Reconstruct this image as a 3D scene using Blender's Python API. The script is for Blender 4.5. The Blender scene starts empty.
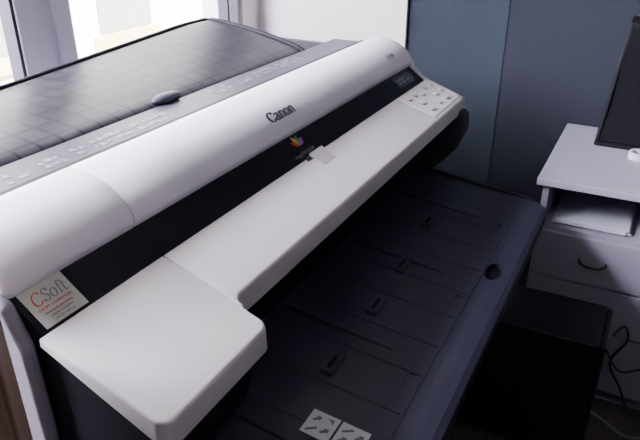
import bpy, bmesh, math, random
from mathutils import Vector, Matrix
random.seed(4)
C = bpy.context.scene.collection

# ---------------------------------------------------------------- materials
def mat(name, col, rough=0.5, metal=0.0, var=0.06, scale=12.0, bump=0.0, bscale=200.0, coat=0.0, spec=0.5):
    m = bpy.data.materials.new(name); m.use_nodes = True
    nt = m.node_tree; b = nt.nodes["Principled BSDF"]
    b.inputs["Roughness"].default_value = rough
    b.inputs["Metallic"].default_value = metal
    b.inputs["Specular IOR Level"].default_value = spec
    b.inputs["Coat Weight"].default_value = coat
    tc = nt.nodes.new("ShaderNodeTexCoord")
    n = nt.nodes.new("ShaderNodeTexNoise"); n.inputs["Scale"].default_value = scale; n.inputs["Detail"].default_value = 3
    nt.links.new(tc.outputs["Object"], n.inputs["Vector"])
    r = nt.nodes.new("ShaderNodeValToRGB")
    r.color_ramp.elements[0].position = 0.3; r.color_ramp.elements[1].position = 0.7
    r.color_ramp.elements[0].color = tuple(c*(1-var) for c in col)+(1,)
    r.color_ramp.elements[1].color = tuple(min(1, c*(1+var)) for c in col)+(1,)
    nt.links.new(n.outputs["Fac"], r.inputs["Fac"]); nt.links.new(r.outputs["Color"], b.inputs["Base Color"])
    if bump > 0:
        n2 = nt.nodes.new("ShaderNodeTexNoise"); n2.inputs["Scale"].default_value = bscale
        nt.links.new(tc.outputs["Object"], n2.inputs["Vector"])
        bp = nt.nodes.new("ShaderNodeBump"); bp.inputs["Strength"].default_value = bump; bp.inputs["Distance"].default_value = 0.002
        nt.links.new(n2.outputs["Fac"], bp.inputs["Height"]); nt.links.new(bp.outputs["Normal"], b.inputs["Normal"])
    return m

M_white = mat("cover_white_plastic", (0.85, 0.80, 0.89), 0.36, var=0.02, bump=0.05, bscale=600)
M_beige = mat("panel_offwhite_plastic", (0.60, 0.56, 0.56), 0.5, var=0.02, bump=0.08, bscale=700, spec=.3)
M_sidegrey = mat("side_grey_plastic", (0.28, 0.26, 0.32), 0.45, var=0.03)
M_body = mat("body_dark_plastic", (0.010, 0.009, 0.016), 0.6, var=0.1, bump=0.1, bscale=500, spec=.25)
M_cap = mat("end_cap_grey_plastic", (0.036, 0.034, 0.046), 0.5, var=0.1, bump=0.1, bscale=500, spec=.3)
M_gloss = mat("black_gloss_strip", (0.006, 0.005, 0.010), 0.3, var=0.1, spec=0.2)
M_tray = mat("tray_navy_plastic", (0.024, 0.023, 0.040), 0.42, var=0.12, bump=0.15, bscale=500, spec=.3)
M_rim = mat("tray_rim_plastic", (0.012, 0.012, 0.020), 0.5, var=0.1, spec=.2)
M_trayd = mat("tray_recess_shade", (0.006, 0.006, 0.010), 0.8, spec=.1)  # near-black; shade inside the tray hole and slots is put into the colour
M_rear = mat("rear_slate_plastic", (0.042, 0.041, 0.062), 0.45, var=0.08, spec=.3)
M_text = mat("lettering_dark", (0.06, 0.06, 0.07), 0.5)
M_red = mat("ink_red", (0.62, 0.035, 0.04), 0.5)
M_green = mat("ink_green", (0.05, 0.42, 0.12), 0.5)
M_yel = mat("ink_yellow", (0.75, 0.50, 0.05), 0.5)
M_pur = mat("ink_purple", (0.35, 0.12, 0.50), 0.5)
M_greytext = mat("ink_grey", (0.20, 0.20, 0.23), 0.5)
M_stick = mat("sticker_paper", (0.50, 0.50, 0.45), 0.55, var=0.03)
M_lcd = mat("lcd_screen", (0.07, 0.09, 0.11), 0.2, var=0.05)
M_btn = mat("button_pale", (0.50, 0.48, 0.49), 0.4, var=0.02)
M_bez = mat("button_ring_grey", (0.16, 0.15, 0.17), 0.5)
M_label = mat("label_pale", (0.13, 0.125, 0.16), 0.5, var=0.35, scale=60)
M_labelw = mat("tray_label_white", (0.46, 0.46, 0.48), 0.5, var=0.05)
M_picto = mat("pictogram_grey", (0.10, 0.10, 0.12), 0.5, var=0.05)
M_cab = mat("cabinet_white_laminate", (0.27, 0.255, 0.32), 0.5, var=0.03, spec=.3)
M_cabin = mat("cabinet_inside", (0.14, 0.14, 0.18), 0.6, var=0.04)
M_black = mat("black_plastic", (0.006, 0.006, 0.009), 0.6, var=0.15, spec=.15)
M_tower = mat("tower_black_plastic", (0.008, 0.008, 0.012), 0.5, var=0.15, spec=.25)
M_grille = mat("speaker_cloth", (0.006, 0.006, 0.008), 0.9, var=0.3, scale=300, spec=.1)
M_blk = mat("handle_black", (0.01, 0.01, 0.012), 0.3)
M_paper = mat("paper_white", (0.46, 0.46, 0.53), 0.7, var=0.03)
M_pvc = mat("window_pvc", (0.50, 0.47, 0.56), 0.45, var=0.02)
M_gasket = mat("window_gasket", (0.03, 0.03, 0.05), 0.6)
M_wallw = mat("wall_white_paint", (0.68, 0.63, 0.64), 0.8, var=0.02, scale=3, bump=0.15, bscale=120)
M_wallb = mat("wall_blue_paint", (0.020, 0.022, 0.033), 0.85, var=0.05, scale=3, bump=0.15, bscale=120, spec=.15)
M_wallt = mat("wall_slate_tone", (0.025, 0.032, 0.045), 0.85, var=0.05, scale=3, bump=0.15, bscale=120, spec=.15)
M_ceil = mat("ceiling_paint", (0.4, 0.4, 0.42), 0.9, var=0.02)
M_cable = mat("cable_black", (0.01, 0.01, 0.012), 0.4)
M_cablew = mat("cable_grey", (0.12, 0.12, 0.15), 0.4)
M_steel = mat("steel_painted", (0.03, 0.03, 0.04), 0.5)

def wood_mat(name, c1, c2, rough, stretch):
    m = mat(name, c1, rough); nt = m.node_tree; b = nt.nodes["Principled BSDF"]
    tc = nt.nodes.new("ShaderNodeTexCoord"); mp = nt.nodes.new("ShaderNodeMapping")
    mp.inputs["Scale"].default_value = stretch
    n = nt.nodes.new("ShaderNodeTexNoise"); n.inputs["Scale"].default_value = 6; n.inputs["Detail"].default_value = 6
    r = nt.nodes.new("ShaderNodeValToRGB"); r.color_ramp.elements[0].color = c1+(1,); r.color_ramp.elements[1].color = c2+(1,)
    r.color_ramp.elements[0].position = .35; r.color_ramp.elements[1].position = .65
    nt.links.new(tc.outputs["Object"], mp.inputs[0]); nt.links.new(mp.outputs[0], n.inputs["Vector"])
    nt.links.new(n.outputs["Fac"], r.inputs[0]); nt.links.new(r.outputs[0], b.inputs["Base Color"])
    return m
M_wood = wood_mat("door_frame_wood", (0.30, 0.19, 0.15), (0.42, 0.28, 0.23), 0.5, (14, 14, 0.6))
M_floor = wood_mat("floor_dark_laminate", (0.040, 0.030, 0.031), (0.072, 0.056, 0.056), 0.5, (0.6, 9, 1))

def grid_mat():
    m = bpy.data.materials.new("smoked_grid_plastic"); m.use_nodes = True
    nt = m.node_tree; b = nt.nodes["Principled BSDF"]; b.inputs["Roughness"].default_value = 0.38
    b.inputs["Specular IOR Level"].default_value = 0.16; b.inputs["Specular Tint"].default_value = (.75, .82, 1, 1)
    tc = nt.nodes.new("ShaderNodeTexCoord")
    nd = nt.nodes.new("ShaderNodeTexNoise"); nd.inputs["Scale"].default_value = 2.0
    sub = nt.nodes.new("ShaderNodeVectorMath"); sub.operation = 'SUBTRACT'; sub.inputs[1].default_value = (.5, .5, .5)
    sc = nt.nodes.new("ShaderNodeVectorMath"); sc.operation = 'SCALE'; sc.inputs["Scale"].default_value = .014
    ad = nt.nodes.new("ShaderNodeVectorMath"); ad.operation = 'ADD'
    nt.links.new(tc.outputs["Object"], nd.inputs["Vector"]); nt.links.new(nd.outputs["Color"], sub.inputs[0])
    nt.links.new(sub.outputs[0], sc.inputs[0]); nt.links.new(sc.outputs[0], ad.inputs[0]); nt.links.new(tc.outputs["Object"], ad.inputs[1])
    br = nt.nodes.new("ShaderNodeTexBrick"); br.offset = 0.0; br.squash = 1.0
    br.inputs["Scale"].default_value = 1.0
    br.inputs["Brick Width"].default_value = 0.046; br.inputs["Row Height"].default_value = 0.048
    br.inputs["Mortar Size"].default_value = 0.006; br.inputs["Mortar Smooth"].default_value = 1.0
    br.inputs["Color1"].default_value = (0.040, 0.036, 0.042, 1); br.inputs["Color2"].default_value = (0.022, 0.021, 0.030, 1)
    br.inputs["Mortar"].default_value = (0.005, 0.005, 0.009, 1)
    nz = nt.nodes.new("ShaderNodeTexNoise"); nz.inputs["Scale"].default_value = 4
    mx = nt.nodes.new("ShaderNodeMix"); mx.data_type = 'RGBA'; mx.blend_type = 'MULTIPLY'; mx.inputs[0].default_value = .8
    rp = nt.nodes.new("ShaderNodeValToRGB"); rp.color_ramp.elements[0].position = .35; rp.color_ramp.elements[1].position = .65
    rp.color_ramp.elements[0].color = (.45, .46, .56, 1); rp.color_ramp.elements[1].color = (1, 1, 1, 1)
    nt.links.new(tc.outputs["Object"], nz.inputs["Vector"]); nt.links.new(nz.outputs["Fac"], rp.inputs[0])
    nt.links.new(ad.outputs[0], br.inputs["Vector"])
    nt.links.new(br.outputs["Color"], mx.inputs[6]); nt.links.new(rp.outputs[0], mx.inputs[7])
    nt.links.new(mx.outputs[2], b.inputs["Base Color"])
    return m
M_grid = grid_mat()
def glass_mat():
    m = bpy.data.materials.new("window_glass"); m.use_nodes = True
    nt = m.node_tree; nt.nodes.clear()
    o = nt.nodes.new("ShaderNodeOutputMaterial"); t = nt.nodes.new("ShaderNodeBsdfTransparent"); g = nt.nodes.new("ShaderNodeBsdfGlossy")
    g.inputs["Roughness"].default_value = 0.02; mx = nt.nodes.new("ShaderNodeMixShader"); mx.inputs[0].default_value = 0.04
    t.inputs[0].default_value = (0.97, 0.98, 1, 1)
    nt.links.new(t.outputs[0], mx.inputs[1]); nt.links.new(g.outputs[0], mx.inputs[2]); nt.links.new(mx.outputs[0], o.inputs[0])
    return m
M_glass = glass_mat()

# ---------------------------------------------------------------- helpers
def add(name, me, m=None, parent=None, smooth=False, bevel=0, seg=3, **props):
    ob = bpy.data.objects.new(name, me); C.objects.link(ob)
    if m and not me.materials: me.materials.append(m)
    if parent: ob.parent = parent
    if smooth:
        for p in me.polygons: p.use_smooth = True
    if bevel:
        bv = ob.modifiers.new("Bevel", 'BEVEL'); bv.width = bevel; bv.segments = seg; bv.limit_method = 'ANGLE'; bv.angle_limit = math.radians(35)
        for p in me.polygons: p.use_smooth = True
        ws = ob.modifiers.new("WN", 'WEIGHTED_NORMAL'); ws.keep_sharp = True
    for k, v in props.items(): ob[k] = v
    return ob
def from_bm(bm, name):
    bmesh.ops.recalc_face_normals(bm, faces=bm.faces[:])
    me = bpy.data.meshes.new(name); bm.to_mesh(me); bm.free(); return me
def bm_box(bm, x0, x1, y0, y1, z0, z1):
    v = [bm.verts.new((x, y, z)) for x in (x0, x1) for y in (y0, y1) for z in (z0, z1)]
    for f in ((0,1,3,2),(4,6,7,5),(0,4,5,1),(2,3,7,6),(0,2,6,4),(1,5,7,3)): bm.faces.new([v[i] for i in f])
def boxes(name, lst, m, parent=None, bevel=0, **props):
    bm = bmesh.new()
    for b in lst: bm_box(bm, *b)
    return add(name, from_bm(bm, name), m, parent, bevel=bevel, **props)
def loft(rings, close=True):
    bm = bmesh.new(); vs = [[bm.verts.new(p) for p in r] for r in rings]; n = len(rings[0])
    for a, b in zip(vs[:-1], vs[1:]):
        for i in range(n):
            j = (i+1) % n
            bm.faces.new((a[i], a[j], b[j], b[i]))
    if close: bm.faces.new(vs[0][::-1]); bm.faces.new(vs[-1])
    return bm
def prof(name, yz, x0, x1, m, parent=None, bevel=0, seg=3, **props):
    bm = loft([[(x0, y, z) for y, z in yz], [(x1, y, z) for y, z in yz]])
    return add(name, from_bm(bm, name), m, parent, bevel=bevel, seg=seg, **props)
def smooth_curve(pts, n=6):
    out = []
    P = [pts[0]]+list(pts)+[pts[-1]]
    for i in range(1, len(P)-2):
        for k in range(n):
            t = k/n
            out.append(tuple(0.5*((2*P[i][a])+(-P[i-1][a]+P[i+1][a])*t+(2*P[i-1][a]-5*P[i][a]+4*P[i+1][a]-P[i+2][a])*t*t+(-P[i-1][a]+3*P[i][a]-3*P[i+1][a]+P[i+2][a])*t**3) for a in range(len(P[0]))))
    out.append(tuple(pts[-1])); return out
def frame(o, xd, up):
    xd = Vector(xd).normalized(); up = Vector(up); n = xd.cross(up).normalized(); up = n.cross(xd).normalized()
    M = Matrix((xd, up, n)).transposed().to_4x4(); M.translation = Vector(o); return M
def text(name, s, size, M, m, parent, depth=0.0004, xs=1.0, bold=0.0, shear=0.0, align='CENTER'):
    cu = bpy.data.curves.new("t", 'FONT'); cu.body = s; cu.size = size; cu.align_x = align; cu.align_y = 'CENTER'
    cu.extrude = depth; cu.offset = bold; cu.shear = shear
    o = bpy.data.objects.new("t", cu); C.objects.link(o)
    bpy.context.view_layer.update()
    me = bpy.data.meshes.new_from_object(o.evaluated_get(bpy.context.evaluated_depsgraph_get()))
    bpy.data.objects.remove(o); me.transform(Matrix.Diagonal((xs, 1, 1, 1))); me.transform(M)
    me.materials.clear()
    return add(name, me, m, parent)
def flat_shapes(name, items, M, m, parent, d=0.0006):
    bm = bmesh.new()
    for poly in items:
        lo = [bm.verts.new(M @ Vector((x, y, 0))) for x, y in poly]; hi = [bm.verts.new(M @ Vector((x, y, d))) for x, y in poly]
        n = len(poly); bm.faces.new(hi); bm.faces.new(lo[::-1])
        for i in range(n): bm.faces.new((lo[i], lo[(i+1) % n], hi[(i+1) % n], hi[i]))
    return add(name, from_bm(bm, name), m, parent)
def rect(x0, x1, y0, y1): return [(x0, y0), (x1, y0), (x1, y1), (x0, y1)]
def ell(cx, cy, rx, ry, n=24): return [(cx+rx*math.cos(2*math.pi*i/n), cy+ry*math.sin(2*math.pi*i/n)) for i in range(n)]
def arc(cx, cy, rx, ry, a0, a1, n=22):
    return [(cx+rx*math.cos(math.radians(a0+(a1-a0)*i/n)), cy+ry*math.sin(math.radians(a0+(a1-a0)*i/n))) for i in range(n+1)]
GL = {
 'C': (1.25, [arc(.62,.70,.52,.68,48,312), [(.98,1.38),(.98,1.02)], [(.98,.34),(.98,.12)]]),
 'c': (1.10, [arc(.62,.70,.52,.68,40,325)]),
 'S': (1.0, [smooth_curve([(.80,1.15),(.70,1.34),(.45,1.40),(.20,1.25),(.20,.98),(.45,.76),(.72,.58),(.80,.34),(.66,.10),(.40,.02),(.18,.10),(.10,.30)], 4), [(.84,1.40),(.84,1.05)], [(.08,0),(.08,.38)]]),
 'a': (.92, [smooth_curve([(.14,.78),(.22,.96),(.44,1.0),(.62,.88),(.64,.66),(.64,.16),(.72,.02),(.86,.06)], 4), smooth_curve([(.64,.62),(.34,.55),(.12,.36),(.14,.10),(.34,.0),(.56,.10),(.64,.22)], 4)]),
 'n': (1.02, [[(.20,1.0),(.20,0)], smooth_curve([(.20,.74),(.36,.94),(.56,1.0),(.74,.86),(.76,.6),(.76,0)], 4), [(.05,.03),(.37,.03)], [(.60,.03),(.92,.03)], [(.05,.97),(.22,.97)]]),
 'o': (.95, [arc(.45,.50,.36,.48,0,360,28)]),
 'f': (.62, [smooth_curve([(.68,1.28),(.56,1.44),(.38,1.38),(.32,1.1),(.32,.5),(.32,0)], 4), [(.08,.97),(.60,.97)], [(.14,.03),(.52,.03)]]),
 't': (.62, [smooth_curve([(.28,1.32),(.28,.8),(.28,.25),(.36,.04),(.50,.02),(.62,.14)], 4), [(.06,.97),(.58,.97)]]),
}
def letters(name, s, h, M, m, parent, wmax=.22, wmin=.07, xs=1.0, shear=0.0, d=.0005):
    tot = sum(GL[c][0] for c in s); x0 = -tot/2; sc = h/1.4
    bm = bmesh.new()
    for c in s:
        adv, st = GL[c]
        for path in st:
            L, R_ = [], []
            for i, p in enumerate(path):
                a = path[max(0, i-1)]; b = path[min(len(path)-1, i+1)]
                tx, ty = b[0]-a[0], b[1]-a[1]; l = math.hypot(tx, ty) or 1; tx /= l; ty /= l
                w = (wmin+(wmax-wmin)*abs(ty))/2
                for S_, sg in ((L, 1), (R_, -1)):
                    X = p[0]-ty*w*sg; Y = p[1]+tx*w*sg
                    S_.append(((x0+X)*sc*xs+shear*(Y-.7)*sc, (Y-.7)*sc))
            vl = [bm.verts.new(M @ Vector((x, y, d))) for x, y in L]; vr = [bm.verts.new(M @ Vector((x, y, d))) for x, y in R_]
            ll = [bm.verts.new(M @ Vector((x, y, 0))) for x, y in L]; lr = [bm.verts.new(M @ Vector((x, y, 0))) for x, y in R_]
            for i in range(len(L)-1):
                bm.faces.new((vl[i], vr[i], vr[i+1], vl[i+1])); bm.faces.new((ll[i], vl[i], vl[i+1], ll[i+1])); bm.faces.new((vr[i], lr[i], lr[i+1], vr[i+1]))
        x0 += adv
    return add(name, from_bm(bm, name), m, parent)
def tube(name, pts, r, m, parent=None, **props):
    cu = bpy.data.curves.new("c", 'CURVE'); cu.dimensions = '3D'; cu.bevel_depth = r; cu.bevel_resolution = 3; cu.use_fill_caps = True
    sp = cu.splines.new('POLY'); P = smooth_curve(pts, 8); sp.points.add(len(P)-1)
    for q, p in zip(sp.points, P): q.co = tuple(p)+(1,)
    o = bpy.data.objects.new("c", cu); C.objects.link(o); bpy.context.view_layer.update()
    me = bpy.data.meshes.new_from_object(o.evaluated_get(bpy.context.evaluated_depsgraph_get())); bpy.data.objects.remove(o)
    return add(name, me, m, parent, smooth=True, **props)
def boolean(ob, cutters):
    for c in cutters:
        md = ob.modifiers.new("b", 'BOOLEAN'); md.operation = 'DIFFERENCE'; md.object = c; md.solver = 'EXACT'
    bpy.context.view_layer.update()
    me = bpy.data.meshes.new_from_object(ob.evaluated_get(bpy.context.evaluated_depsgraph_get()))
    ob.modifiers.clear(); ob.data = me
    for c in cutters: bpy.data.objects.remove(c)
def empty(name, loc, **props):
    e = bpy.data.objects.new(name, None); C.objects.link(e); e.empty_display_size = 0.1
    for k, v in props.items(): e[k] = v
    return e

# ---------------------------------------------------------------- room
ST = dict(kind="structure")
XW, YW = 2.36, 1.50
boxes("floor", [(-1.6, XW+.1, -2.6, YW+.2, -0.06, 0)], M_floor, **ST)
boxes("ceiling", [(-1.6, XW+.1, -2.6, YW+.2, 2.7, 2.76)], M_ceil, **ST)
WX0, WX1, WZ0, WZ1 = -0.3, 2.22, .88, 2.35
boxes("wall_north", [(-1.6, WX0, YW, YW+.2, 0, 2.7), (WX1, XW+.1, YW, YW+.2, 0, 2.7), (WX0, WX1, YW, YW+.2, 0, WZ0), (WX0, WX1, YW, YW+.2, WZ1, 2.7)], M_wallw, **ST)
boxes("wall_east", [(XW, XW+.1, -2.6, 0.85, 0, 2.7)], M_wallb, **ST)
boxes("trim_1", [(XW-.02, XW+.1, 0.85, YW, 0, 2.7)], M_wallw, label="white painted wall strip beside the window", **ST)
boxes("trim_2", [(XW-.003, XW, 0.48, 0.8495, 0, 2.7)], M_wallt, label="muted slate-toned wall strip", **ST)  # thin strip, slightly lighter and more teal than the wall beside it
boxes("wall_west", [(-1.7, -1.6, -2.6, YW+.2, 0, 2.7)], M_wallb, **ST)
boxes("wall_south", [(-1.7, XW+.1, -2.7, -2.6, 0, 2.7)], M_wallb, **ST)
boxes("baseboard_east", [(XW-.015, XW, -2.6, .47, 0, 0.08)], M_wallb, **ST)
boxes("trim_3", [(WX0-.05, WX1+.02, 1.32, YW, 0.835, 0.87)], M_pvc, bevel=.006, label="white window sill board", **ST)

# window
win = boxes("window_1", [(WX0, WX1, YW+.02, YW+.09, WZ0, WZ0+.05), (WX0, WX1, YW+.02, YW+.09, WZ1-.05, WZ1),
    (WX0, WX0+.06, YW+.02, YW+.09, WZ0+.05, WZ1-.05), (WX1-.05, WX1, YW+.02, YW+.09, WZ0+.05, WZ1-.05),
    (1.19, 1.32, YW+.012, YW+.09, WZ0+.05, WZ1-.05)], M_pvc, bevel=.004, **ST)
def sash(x0, x1):
    w = .055
    boxes("sash", [(x0, x1, YW, YW+.06, WZ0+.04, WZ0+.04+w), (x0, x1, YW, YW+.06, WZ1-.04-w, WZ1-.04),
       (x0, x0+w, YW, YW+.06, WZ0+.04+w, WZ1-.04-w), (x1-w, x1, YW, YW+.06, WZ0+.04+w, WZ1-.04-w)], M_pvc, win, bevel=.004)
    boxes("gasket", [(x0+w, x0+w+.006, YW+.005, YW+.05, WZ0+.09, WZ1-.09), (x1-w-.010, x1-w, YW+.005, YW+.05, WZ0+.09, WZ1-.09)], M_gasket, win)
    boxes("glass_pane", [(x0+w, x1-w, YW+.03, YW+.034, WZ0+.09, WZ1-.09)], M_glass, win)
sash(WX0+.04, 1.225); sash(1.295, WX1-.03)

# outside
M_fac = mat("facade_render", (0.90, 0.87, 0.80), 0.9, var=0.03, scale=1)
M_facd = mat("facade_window", (0.30, 0.30, 0.28), 0.6)
M_faco = mat("facade_ochre", (0.66, 0.55, 0.30), 0.8)
fac = boxes("building", [(-6, 16, 6, 6.4, -6, 5)], M_fac, label="pale cream rendered building across the street", kind="structure")
wl, ol = [], []
for i in range(11):
    for j in range(3):
        x = -5.6+i*1.9; z = -5.2+j*2.6
        if i in (7,): continue
        wl += [(x, x+.9, 5.97, 6.01, z, z+1.3)]
        ol += [(x-.12, x+1.02, 5.95, 6.01, z-.20, z-.04)]
boxes("facade_window", wl, M_facd, fac, kind="stuff")
boxes("facade_ledge", ol, M_faco, fac, kind="stuff")
boxes("street_ground", [(-8, 18, 1.9, 6, -6.1, -6.0)], M_fac, label="pale paved street outside the window", kind="structure")

# ---------------------------------------------------------------- printer
P = empty("large_format_printer", (0, 0, 0), label="white and black wide-format printer on a stand beside the window", category="printer")
XL, XR, XS = 0.40, 1.812, 0.625

prof("body", [(.56,.70),(.55,.80),(.49,.86),(.485,.895),(.595,.93),(.66,.985),(.77,1.03),(1.14,1.03),(1.17,.98),(1.15,.72),(1.08,.68),(.60,.68)], .425, 1.785, M_body, P, bevel=.006)
cap = [(.530,.69),(.468,.76),(.445,.82),(.447,.875),(.58,.925),(.65,.98),(.76,1.025),(1.15,1.030),(1.18,.98),(1.15,.71),(1.08,.68),(.60,.67)]
prof("end_cap", cap, 1.750, 1.834, M_cap, P, bevel=.022, seg=5)
cap2 = [(.530,.69),(.462,.78),(.447,.83),(.455,.885),(.58,.93),(.65,.99),(.76,1.032),(1.15,1.032),(1.18,.98),(1.15,.71),(1.08,.68),(.60,.67)]
prof("end_cap", [(y if y > .47 else y-.03, z-.02 if y < .5 else z) for y, z in cap2], .407, .60, M_body, P, bevel=.008)
prof("side_panel", [(.606,.62),(.600,.80),(.604,.93),(.625,.985),(.68,1.02),(.78,1.03),(1.12,1.03),(1.15,.98),(1.12,.70),(1.05,.62)], .385, .406, M_sidegrey, P, bevel=.009)

def strip_pt(t): return (.583+(.643-.583)*t, .945+(.990-.945)*t)
n = Vector((0, -.045, .06)).normalized()
prof("black_strip", [(.583,.945),(.643,.990),(.66,.985),(.60,.925)], .405, 1.800, M_gloss, P, bevel=.0015)
top = smooth_curve([(.637,.985),(.634,1.000),(.648,1.025),(.680,1.048),(.720,1.060),(.752,1.061),(.766,1.048)], 5)
def cover(name, x0, x1, r0, r1):
    def ring(x, off):
        cy, cz = .72, .99; r = []
        pts = top+[(.766,1.030),(.66,.990),(.645,.983)]
        for y, z in pts:
            dy, dz = cy-y, cz-z; L = math.hypot(dy, dz); k = min(off, L*.9)/max(L, 1e-6)
            r.append((x, y+dy*k, z+dz*k))
        return r
    R = []
    if r0:
        for k in range(6):
            t = k/5*math.pi/2; R.append(ring(x0+r0*(1-math.cos(t)), r0*(1-math.sin(t))))
    else: R += [ring(x0, .001), ring(x0+.001, 0)]
    for k in range(1, 8): R.append(ring(x0+r0+(x1-r1-x0-r0)*k/8, 0))
    if r1:
        for k in range(6):
            t = (5-k)/5*math.pi/2; R.append(ring(x1-r1*(1-math.cos(t)), r1*(1-math.sin(t))))
    else: R += [ring(x1-.001, 0), ring(x1, .001)]
    me = from_bm(loft(R), name)
    ob = add(name, me, M_white, P, smooth=True)
    e = ob.modifiers.new("es", 'EDGE_SPLIT'); e.split_angle = math.radians(50)
    return ob
cover("end_cover", XL, XS, .012, 0)
cover("upper_cover", XS+.0018, XR, 0, .010)

def pz(y): return .950-.337*(.587-y)
hz_ = [(.462,.868),(.459,.884),(.462,.905),(.50,.9205),(.587,.952),(.605,.965),(.630,.986),(.635,1.002),(.648,1.0245),(.681,1.047),(.720,1.059),(.750,1.060),(.764,1.048),(.766,1.00),(.70,.945),(.62,.895),(.53,.866)]
def hring(x, off):
    r = []
    for y, z in hz_:
        cy = min(max(y, .50), .72); cz = .900+(cy-.50)/.22*.105
        dy, dz = cy-y, cz-z; L = math.hypot(dy, dz); k = min(off, L*.95)/max(L, 1e-6)
        r.append((x, y+dy*k, z+dz*k))
    return r
er = .032
R = [hring(1.800, .001)]+[hring(1.812+er*math.sin(k/7*math.pi/2), er*(1-math.cos(k/7*math.pi/2))) for k in range(8)]
eh = add("end_housing", from_bm(loft(R), "end_housing"), M_beige, P, smooth=True)
e = eh.modifiers.new("es", 'EDGE_SPLIT'); e.split_angle = math.radians(60)

def plate(name, out, weights, lip):
    N = len(out); offs = []
    for i in range(N):
        a, b, c = Vector(out[i-1]), Vector(out[i]), Vector(out[(i+1) % N])
        d1, d2 = (b-a).normalized(), (c-b).normalized()
        n1, n2 = Vector((-d1.y, d1.x)), Vector((-d2.y, d2.x))
        m_ = (n1+n2)/max(.35, 1+n1.dot(n2)); offs.append(m_*weights[i])
    def ring(ins, dz):
        return [(x+o.x*ins, y+o.y*ins, pz(y+o.y*ins)+lip(y)*dz) for (x, y), o in zip(out, offs)]
    def ringz(ins, drop):
        return [(x+o.x*ins, y+o.y*ins, pz(y+o.y*ins)-drop) for (x, y), o in zip(out, offs)]
    R = [ringz(.0055, 0), ringz(.0028, .0007), ringz(.0010, .0022), ringz(0, .0052), ring(-.0010, -1), ring(.0018, -1.08), ring(.011, -1.08)]
    bm = bmesh.new(); vs = [[bm.verts.new(p) for p in q] for q in R]
    for a, b in zip(vs[:-1], vs[1:]):
        for i in range(N): bm.faces.new((a[i], a[(i+1) % N], b[(i+1) % N], b[i]))
    t = bm.faces.new(vs[0]); u = bm.faces.new(vs[-1][::-1])
    bmesh.ops.triangulate(bm, faces=[t, u])
    ob = add(name, from_bm(bm, name), M_beige, P, smooth=True)
    e = ob.modifiers.new("es", 'EDGE_SPLIT'); e.split_angle = math.radians(50)
    return ob
x0, x1, yf, yb, r = .398, XS-.0010, .402, .587, .018
out = [(x1, yb), (x0, yb), (x0, yb-.09)]; w_ = [.2, .3, 1]
for k in range(9):
    t = math.pi+k/8*math.pi/2; out.append((x0+r+r*math.cos(t), yf+r+r*math.sin(t))); w_.append(1)
for k in range(9):
    t = 1.5*math.pi+k/8*math.pi/2; out.append((x1-r+r*math.cos(t), yf+r+r*math.sin(t))); w_.append(1)
out += [(x1, .435), (x1, .452), (x1, .50)]; w_ += [.8, .25, .25]
plate("corner_panel", out, w_, lambda y: .036*(.35+.65*min(1, max(0, (.587-y)/.185))))
xs_, fr = XS+.0012, .020
out = [(1.806, .587), (xs_, .587), (xs_, .50), (xs_, .449)]; w_ = [.2, .25, .25, .25]
for k in range(1, 9):
    t = k/8*math.pi/2; out.append((xs_+fr-fr*math.cos(t), .465-fr+fr*math.sin(t))); w_.append(.3+.7*k/8)
out += [(1.0, .465), (1.4, .465), (1.806, .465)]; w_ += [1, 1, 1]
plate("front_panel", out, w_, lambda y: .038*(.3+.7*min(1, max(0, (.587-y)/.122))))
# dark strip added deep in the seam; shade between the plates put into colour
boxes("seam_dark_strip", [(XS-.0012, XS+.0014, .452, .586, .885, .898)], M_body, P)

prof("front_fascia", [(.474,.872),(.476,.862),(.50,.850),(.52,.86),(.52,.90)], .63, 1.79, M_body, P, bevel=.003)
panelF = lambda x, y, dz=0.0008: frame((x, y, pz(y)+dz), (1, 0, 0), (0, 1, .337))
flat_shapes("grip_recess", [rect(-.040, .034, -.005, .006)], panelF(1.106, .583, .0008), M_gloss, P)
prof("grip_lip", [(.590,.9540),(.586,.9590),(.572,pz(.572)+.005),(.551,pz(.551)+.0003),(.575,.940)], 1.086, 1.138, M_beige, P, bevel=.0015)

# control panel
cp = prof("control_panel", [(.582,pz(.582)+.0015),(.478,pz(.478)+.0015),(.478,pz(.478)-.004),(.582,pz(.582)-.004)], 1.575, 1.802, M_beige, P, bevel=.0015)
def button_mesh(rx, ry):
    R = []
    for s, z in ((1, 0), (1, .0025), (.8, .0036)):
        R.append([(rx*s*math.cos(t), ry*s*math.sin(t), z) for t in [2*math.pi*i/20 for i in range(20)]])
    me = from_bm(loft(R), "button"); me.materials.append(M_btn); return me
BS = button_mesh(.0085, .0060); BM = button_mesh(.012, .0085); BL = button_mesh(.016, .0060)
pos = [(1.605,.560,0),(1.650,.560,0),(1.628,.530,1),(1.690,.552,1),(1.735,.562,0),(1.780,.560,0),(1.735,.528,1),(1.780,.528,0),(1.625,.498,2),(1.690,.500,0),(1.750,.498,2)]
for x, y, k in pos:
    rx, ry = ((.0100, .0076), (.0136, .0101), (.0178, .0076))[k]
    flat_shapes("button_bezel", [ell(0, 0, rx, ry)], panelF(x, y, .0016), M_bez, cp)
    b = bpy.data.objects.new("button", (BS, BM, BL)[k]); C.objects.link(b); b.parent = cp; b.matrix_local = panelF(x, y, .0018)
stripN = (0, .06, .045)
def stripF(x, t, d=.0006):
    y, z = strip_pt(t); o = Vector((x, y, z))+n*d
    return frame(o, (1, 0, 0), stripN)
flat_shapes("display", [rect(-.055, .055, -.018, .018)], stripF(1.70, .52), M_lcd, P)
flat_shapes("display_icons", [rect(-.045+i*.03, -.03+i*.03, -.006, -.002) for i in range(4)]+[rect(-.045, .01, .004, .009)], stripF(1.70, .52, .0014), M_greytext, P, .0003)["kind"] = "stuff"
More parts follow.
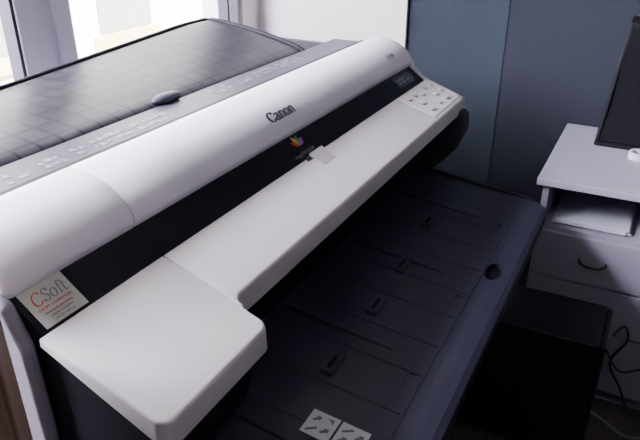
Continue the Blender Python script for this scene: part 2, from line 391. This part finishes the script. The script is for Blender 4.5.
def coverF(x, y, d=.001):
    best = min(range(len(top)-1), key=lambda i: abs((top[i][0]+top[i+1][0])/2-y)+(10 if top[i][0] < .633 else 0))
    a, b = top[best], top[best+1]; u = Vector((0, b[0]-a[0], b[1]-a[1])).normalized()
    nn = Vector((1, 0, 0)).cross(u); o = Vector((x, (a[0]+b[0])/2, (a[1]+b[1])/2))+nn*d
    return frame(o, (1, 0, 0), u)
letters("brand_lettering", "Canon", .023, coverF(1.090, .658, .0008), M_text, P, wmax=.36, wmin=.12, xs=1.16, d=.0008)
text("model_lettering", "iPF700", .018, coverF(1.69, .656, .0006), M_greytext, P, depth=.0008)
eF = stripF(1.095, .64)
def leaf(ang, m_, L=.027, W=.0058):
    pts = []
    for i in range(17):
        t = i/16; pts.append((W*math.sin(math.pi*t**.9), -.010+L*t))
    for i in range(15, 0, -1):
        t = i/16; pts.append((-W*math.sin(math.pi*t**.9), -.010+L*t))
    c, s = math.cos(ang), math.sin(ang)
    pts = [(x*c-(y+.010)*s, x*s+(y+.010)*c-.010) for x, y in pts]
    flat_shapes("emblem", [pts], eF, m_, P)
leaf(1.0, M_red); leaf(.33, M_yel); leaf(-.33, M_green); leaf(-1.0, M_pur)
text("series_lettering", "imagePROGRAF", .012, stripF(1.088, .26), M_greytext, P, depth=.0003)

SX = .4475
stk = flat_shapes("sticker", [rect(-.034, .034, -.030, .030)], stripF(SX, .53, .0012), M_stick, P, .0006)
letters("sticker_lettering", "Soft", .0175, stripF(SX+.0095, .65, .0020), M_greytext, stk, wmax=.20, wmin=.09, xs=.92, shear=.15, d=.0002)
letters("sticker_initial", "c", .019, stripF(SX-.0175, .65, .0020), M_red, stk, wmax=.15, wmin=.07, xs=.95, shear=.22, d=.0003)
text("sticker_slogan", "CSOFT COMPUTERS", .0050, stripF(SX, .45, .0023), M_red, stk, depth=.0002, xs=1.15)
text("sticker_small_print", "www.csoft.com service", .0042, stripF(SX, .36, .0023), M_red, stk, depth=.0002, xs=1.1)
text("sticker_small_print", "printers & supplies", .0042, stripF(SX, .28, .0023), M_greytext, stk, depth=.0002, xs=1.1)
text("sticker_small_print", "tel. 032 540 218", .0042, stripF(SX, .20, .0023), M_greytext, stk, depth=.0002, xs=1.1)

# rear deck + labels
prof("rear_deck", [(.768,1.030),(.768,1.044),(.885,1.044),(.885,1.030)], .41, 1.80, M_rear, P, bevel=.003)
prof("rear_deck_rail", [(.775,1.044),(.775,1.050),(.787,1.050),(.787,1.044)], .42, 1.79, M_body, P, bevel=.001)
def deck_label(x0, x1, y0, y1):
    it = []; x = x0
    while x < x1:
        w = random.uniform(.010, .026)
        h3 = (y1-y0)/2
        for q in range(2):
            a = y0+q*h3+random.uniform(0, .005); b = a+h3*random.uniform(.45, .8)
            if random.random() < .7:
                it.append([(x, a), (x+w*.8, a+random.uniform(-.002, .003)), (x+w*.8+random.uniform(-.007, .004), b), (x+random.uniform(0, .006), b)])
        x += w
    return it
F0 = frame((0, 0, 1.0442), (1, 0, 0), (0, 1, 0))
flat_shapes("guide_label", deck_label(.56, .95, .808, .852), F0, M_label, P, .0005)["kind"] = "stuff"
flat_shapes("guide_label", deck_label(1.12, 1.50, .830, .868), F0, M_label, P, .0005)["kind"] = "stuff"

# roll cover
rc = smooth_curve([(.885,1.030),(.887,1.043),(.92,1.056),(1.00,1.076),(1.08,1.091),(1.15,1.101),(1.205,1.104),(1.232,1.088),(1.238,1.06)], 5)
def sag(x, y):
    t = min(1, max(0, (1.50-x)/.65)); w_ = min(1, max(0, (y-.90)/.28))
    return -.040*t*w_
def rollring(x, off):
    r = []
    for y, z in rc+[(1.238,.98),(.885,.98)]:
        z2 = z+(sag(x, y) if z > 1.0 else 0)
        dy, dz = 1.02-y, .99-z2; Lh = math.hypot(dy, dz); k = min(off, Lh*.93)/Lh
        r.append((x, y+dy*k, z2+dz*k))
    return r
R = [rollring(.41, .02), rollring(.42, .004), rollring(.44, 0)]+[rollring(.44+i*.0565, 0) for i in range(1, 21)]
er = .03
for k in range(1, 6):
    t = k/5*math.pi/2; R.append(rollring(1.59+er*math.sin(t), er*(1-math.cos(t))))
rco = add("roll_cover", from_bm(loft(R), "roll_cover"), M_grid, P, smooth=True)
e = rco.modifiers.new("es", 'EDGE_SPLIT'); e.split_angle = math.radians(60)
tube("roll_cover_rim", [(1.606, y, z-.001) for y, z in rc[1::3]], .007, M_body, P)
tube("roll_cover_rim", [(.42+i*.118, 1.216, 1.104+sag(.42+i*.118, 1.214)) for i in range(11)], .006, M_body, P)
boxes("roll_housing", [(.42, 1.76, .90, 1.15, .80, 1.034)], M_body, P, bevel=.012)
bm = bmesh.new()
bmesh.ops.create_uvsphere(bm, u_segments=24, v_segments=12, radius=1, matrix=Matrix.Translation((1.02, .893, 1.052)) @ Matrix.Diagonal((.042, .018, .010, 1)))
add("roll_cover_tab", from_bm(bm, "tab"), M_rear, P, smooth=True)

# ---- output tray
def tz(y): return .706-(.53-y)*.10
tx0, tx1, tyf, tyb = .50, 1.715, .172, .56
cr = .050
def traysec(pts, x):
    off = 0
    if x > tx1-cr: off = cr-math.sqrt(max(0, cr*cr-(x-(tx1-cr))**2))
    return [(x, y+(off*(1 if y < .22 else 0)), z) for y, z in pts]
ty = [(tyb, tz(tyb)), (.225, tz(.225)), (.205, tz(.205)+.002), (tyf+.012, tz(tyf)+.003), (tyf, tz(tyf)-.003), (tyf+.004, tz(tyf)-.030), (tyf+.022, tz(tyf)-.032), (.235, tz(.24)-.025), (tyb, tz(tyb)-.030)]
xs = [tx0, tx1-cr]+[tx1-cr+cr*math.sin(k/8*math.pi/2*.93) for k in range(1, 9)]
tray = add("output_tray", from_bm(loft([traysec(ty, x) for x in xs]), "output_tray"), M_tray, P)
cut = []
def cutter(M, poly, d):
    cut.append(flat_shapes("cut", [poly], M, M_trayd, None, d))
TF = lambda x, y, dz=0: frame((x, y, tz(y)+dz), (1, 0, 0), (0, 1, .10))
cutter(TF(1.275, .222, -.012), ell(0, 0, .040, .018), .05)
for x in (.83, 1.11, 1.48):
    cutter(TF(x, .262, -.003), rect(-.028, .028, -.006, .006), .03)
for x in (.57, .66, .755, .86, .95, 1.055, 1.15, 1.26, 1.36, 1.47, 1.56, 1.65): cutter(TF(x, .38, -.0016), rect(-.0013, .0013, -.135, .175), .03)
cutter(TF(1.1, .240, -.0018), rect(-.58, .57, -.0010, .0010), .03)
for x in (.80, 1.10, 1.42): cutter(TF(x, .33, -.0014), rect(-.052, .052, -.0010, .0010), .03)
boolean(tray, cut)
bv = tray.modifiers.new("Bevel", 'BEVEL'); bv.width = .0010; bv.segments = 2; bv.limit_method = 'ANGLE'
flat_shapes("handle_hole_shade", [ell(0, 0, .0395, .0175)], TF(1.275, .222, -.0118), M_trayd, P, .001)  # dark disc on the shallow cut's floor, a hole's shade done in colour
prof("tray_skirt", [(tyf+.002, tz(tyf)-.012), (tyf-.002, tz(tyf)-.016), (tyf+.002, tz(tyf)-.050), (tyf+.02, tz(tyf)-.052), (tyf+.02, tz(tyf)-.02)], .50, 1.655, M_rim, P, bevel=.002)
rim = [(tyb, tz(tyb)+.008), (.26, tz(.26)+.006), (tyf+.045, tz(tyf)+.005), (tyf+.045, tz(tyf)-.042), (.26, tz(.24)-.04), (tyb, tz(tyb)-.05)]
prof("tray_rim", rim, 1.705, 1.722, M_rim, P, bevel=.004)
prof("tray_rim", rim, .488, .51, M_rim, P, bevel=.005)
for x in (.615, .90, 1.205, 1.515):
    prof("tray_rib", [(.54, tz(.54)-.001), (.535, tz(.535)+.009), (.32, tz(.32)+.003), (.31, tz(.31)-.001)], x-.005, x+.005, M_tray, P, bevel=.0015)
for x, y in ((1.00, .392), (1.17, .402), (.80, .39), (1.40, .42)):
    g = flat_shapes("paper_guide", [rect(-.028, .028, -.012, .012)], TF(x, y, 0), M_tray, P, .008)
    g.modifiers.new("b", 'BEVEL').width = .002
    flat_shapes("guide_slot", [rect(-.018, .018, -.0035, .0035)], TF(x, y, .0082), M_trayd, g, .0005)
LF = frame((.665, .318, tz(.318)+.001), (0, -1, -.10), (1, 0, 0))
lb = flat_shapes("tray_label", [rect(-.050, -.002, -.026, .026), rect(.002, .050, -.026, .026)], LF, M_labelw, P, .0006)
LF2 = LF @ Matrix.Translation((0, 0, .0007))
def arrow(cx, cy, s, a):
    pts = [(-1, -.30), (.1, -.30), (.1, -.8), (1, 0), (.1, .8), (.1, .30), (-1, .30)]
    c, s_ = math.cos(a), math.sin(a); return [(cx+s*(x*c-y*s_), cy+s*(x*s_+y*c)) for x, y in pts]
flat_shapes("pictogram", [arrow(-.036, .010, .008, .8), arrow(-.015, -.008, .008, .8), [(-.045, -.018), (-.030, -.006), (-.027, -.009), (-.042, -.021)], [(-.022, .019), (-.010, .019), (-.010, .008), (-.014, .014)],
    arrow(.016, -.008, .008, .8), arrow(.038, .008, .008, .8), [(.007, .008), (.022, .019), (.025, .016), (.010, .005)], [(.032, -.019), (.045, -.019), (.045, -.008), (.040, -.014)]], LF2, M_picto, lb, .0003)["kind"] = "stuff"

# stand
boxes("stand", [(.55, .62, .82, .90, .06, .69), (1.60, 1.67, .82, .90, .06, .69), (.62, 1.60, .84, .88, .20, .26),
    (.54, .63, .50, 1.16, .03, .08), (1.59, 1.68, .50, 1.16, .03, .08), (.57, .60, .22, .88, .60, .63), (1.62, 1.65, .22, .88, .60, .63),
    (.57, .60, .24, .27, .62, .655), (1.62, 1.65, .24, .27, .62, .655)], M_steel, P, bevel=.005)
for x in (.585, 1.635):
    for y in (.54, 1.12):
        bm = bmesh.new(); bmesh.ops.create_cone(bm, cap_ends=True, segments=24, radius1=.028, radius2=.028, depth=.03, matrix=Matrix.Translation((x, y, .028)) @ Matrix.Rotation(math.pi/2, 4, 'Y'))
        add("caster", from_bm(bm, "caster"), M_black, P, bevel=.003)

# ---------------------------------------------------------------- door edge
boxes("door_1", [(.16, .345, .585, .625, 0, 2.1), (.335, .352, .575, .635, 0, 2.1), (.300, .312, .578, .59, 0, 2.1), (.262, .272, .580, .59, 0, 2.1), (.215, .232, .578, .59, 0, 2.1)], M_wood, bevel=.003, label="brown wooden door edge with vertical mouldings", **ST)

# ---------------------------------------------------------------- cabinet
cx0, cx1, cy0, cy1 = 1.785, 2.315, -.26, .205
cab = empty("drawer_cabinet", (0, 0, 0), label="white laminate drawer cabinet with open shelf and black handles", category="cabinet")
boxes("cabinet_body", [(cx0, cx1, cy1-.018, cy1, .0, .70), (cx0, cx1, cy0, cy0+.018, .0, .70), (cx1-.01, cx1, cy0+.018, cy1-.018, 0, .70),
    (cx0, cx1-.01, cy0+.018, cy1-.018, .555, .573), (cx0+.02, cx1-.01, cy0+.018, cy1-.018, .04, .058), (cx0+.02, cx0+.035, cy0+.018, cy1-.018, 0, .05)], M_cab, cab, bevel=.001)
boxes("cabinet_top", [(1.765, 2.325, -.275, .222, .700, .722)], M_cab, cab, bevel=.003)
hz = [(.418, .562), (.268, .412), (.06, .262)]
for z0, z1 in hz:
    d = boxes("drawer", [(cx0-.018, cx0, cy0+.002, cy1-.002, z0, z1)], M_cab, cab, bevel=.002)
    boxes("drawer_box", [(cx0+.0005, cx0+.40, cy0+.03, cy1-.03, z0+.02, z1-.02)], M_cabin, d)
    zc = (z0+z1)/2; yc = .035
    tube("handle", [(cx0-.017, yc+.036, zc+.004), (cx0-.032, yc+.034, zc+.002), (cx0-.040, yc+.018, zc-.003), (cx0-.041, yc, zc-.004), (cx0-.040, yc-.018, zc-.003), (cx0-.032, yc-.034, zc+.002), (cx0-.017, yc-.036, zc+.004)], .0038, M_blk, d, label="black bow handle")
z = .574
for i in range(3):
    t = random.uniform(.004, .008); dx = random.uniform(-.01, .01); dy = random.uniform(-.01, .01)
    boxes("paper_stack", [(1.81+dx, 2.08+dx, -.04+dy, .160+dy, z, z+t-.0005)], M_paper, label="sheaf of white paper in the cabinet shelf", category="paper", group="papers on the cabinet shelf")
    z += t
sp = empty("speaker", (0, 0, 0), label="black tapering speaker standing on the white cabinet", category="speaker")
def taper(x0, x1, h0, h1, z0, z1, lean):
    return loft([[(x0, -h0, z0), (x1, -h0, z0), (x1, h0, z0), (x0, h0, z0)], [(x0+lean, -h1, z1), (x1, -h1, z1), (x1, h1, z1), (x0+lean, h1, z1)]])
add("speaker_body", from_bm(taper(-.07, .10, .115, .082, 0, .38, .03), "speaker_body"), M_black, sp, bevel=.006)
add("speaker_grille", from_bm(taper(-.078, -.069, .103, .072, .02, .365, .0285), "speaker_grille"), M_grille, sp, bevel=.002)
sp.location = (2.19, .000, .7225)
ro, ri, h = .030, .021, .022
R = [[(r*math.cos(t), r*math.sin(t), z) for r, z in ((ro, 0), (ro, h), (ri, h), (ri, 0))] for t in [2*math.pi*i/32 for i in range(32)]]
bm = bmesh.new(); vs = [[bm.verts.new(p) for p in q] for q in R]
for i in range(32):
    for j in range(4): bm.faces.new((vs[i][j], vs[i][(j+1) % 4], vs[(i+1) % 32][(j+1) % 4], vs[(i+1) % 32][j]))
tp = add("tape_roll", from_bm(bm, "tape_roll"), M_paper, None, bevel=.001, label="white roll of tape on the cabinet", category="tape")
tp.location = (2.055, -.022, .7225)

# ---------------------------------------------------------------- computer tower
ct = empty("computer_tower", (0, 0, 0), label="black computer tower on the floor below the tray", category="computer")
boxes("tower_case", [(1.49, 1.70, -.03, .46, .012, .405)], M_tower, ct, bevel=.006)
boxes("tower_front", [(1.492, 1.698, -.045, -.03, .015, .402)], M_tower, ct, bevel=.006)
for a, b in ((1.50, 0), (1.66, 0), (1.50, .40), (1.66, .40)):
    boxes("tower_foot", [(a, a+.03, b, b+.03, 0, .013)], M_black, ct)
tube("cable", [(1.72, -.06, .30), (1.735, -.085, .33), (1.74, -.10, .28), (1.73, -.07, .20), (1.735, -.11, .12), (1.74, -.16, .03), (1.73, -.26, .006)], .004, M_cable, label="black cable hanging by the cabinet", category="cable")
tube("cable", [(1.725, -.04, .006), (1.70, -.09, .006), (1.66, -.16, .006), (1.70, -.26, .006), (1.60, -.34, .006)], .004, M_cablew, label="grey cable lying on the floor", category="cable")
tube("cable", [(1.735, -.05, .24), (1.74, -.10, .17), (1.735, -.17, .20), (1.74, -.24, .12)], .003, M_cable, label="black cable hanging by the cabinet", category="cable")

# ---------------------------------------------------------------- lights
def area(name, loc, target, sx, sy, power, col):
    l = bpy.data.lights.new(name, 'AREA'); l.shape = 'RECTANGLE'; l.size = sx; l.size_y = sy; l.energy = power; l.color = col
    o = bpy.data.objects.new(name, l); C.objects.link(o); o.location = loc
    o.rotation_euler = (Vector(target)-Vector(loc)).to_track_quat('-Z', 'Y').to_euler(); return o
area("daylight", (-.25, 2.15, 2.30), (0.45, .6, .9), 1.3, 1.3, 720, (.93, .90, 1.0))
area("ceiling_fill", (-.2, -.8, 2.62), (-.2, -.8, 0), .9, .5, 10, (.93, .90, 1.0))  # unseen fill light added to lift the room's ambient level
s = bpy.data.lights.new("sun", 'SUN'); s.energy = 75; s.angle = .02; s.color = (1, .98, .93)
so = bpy.data.objects.new("sun", s); C.objects.link(so); so.rotation_euler = Vector((.15, .62, -.77)).to_track_quat('-Z', 'Y').to_euler()
w = bpy.data.worlds.new("World"); bpy.context.scene.world = w; w.use_nodes = True
bg = w.node_tree.nodes["Background"]; bg.inputs[0].default_value = (.86, .87, 1.0, 1); bg.inputs[1].default_value = 5.0

# ---------------------------------------------------------------- camera
cam = bpy.data.cameras.new("Camera"); co = bpy.data.objects.new("Camera", cam); C.objects.link(co)
cam.sensor_width = 36; cam.lens = 35.9; cam.clip_start = .01
co.location = (0, 0, 1.42)
p = math.radians(26.5); yaw = math.radians(27.4)
f = Vector((math.cos(yaw)*math.cos(p), math.sin(yaw)*math.cos(p), -math.sin(p)))
co.rotation_euler = f.to_track_quat('-Z', 'Y').to_euler()
bpy.context.scene.camera = co
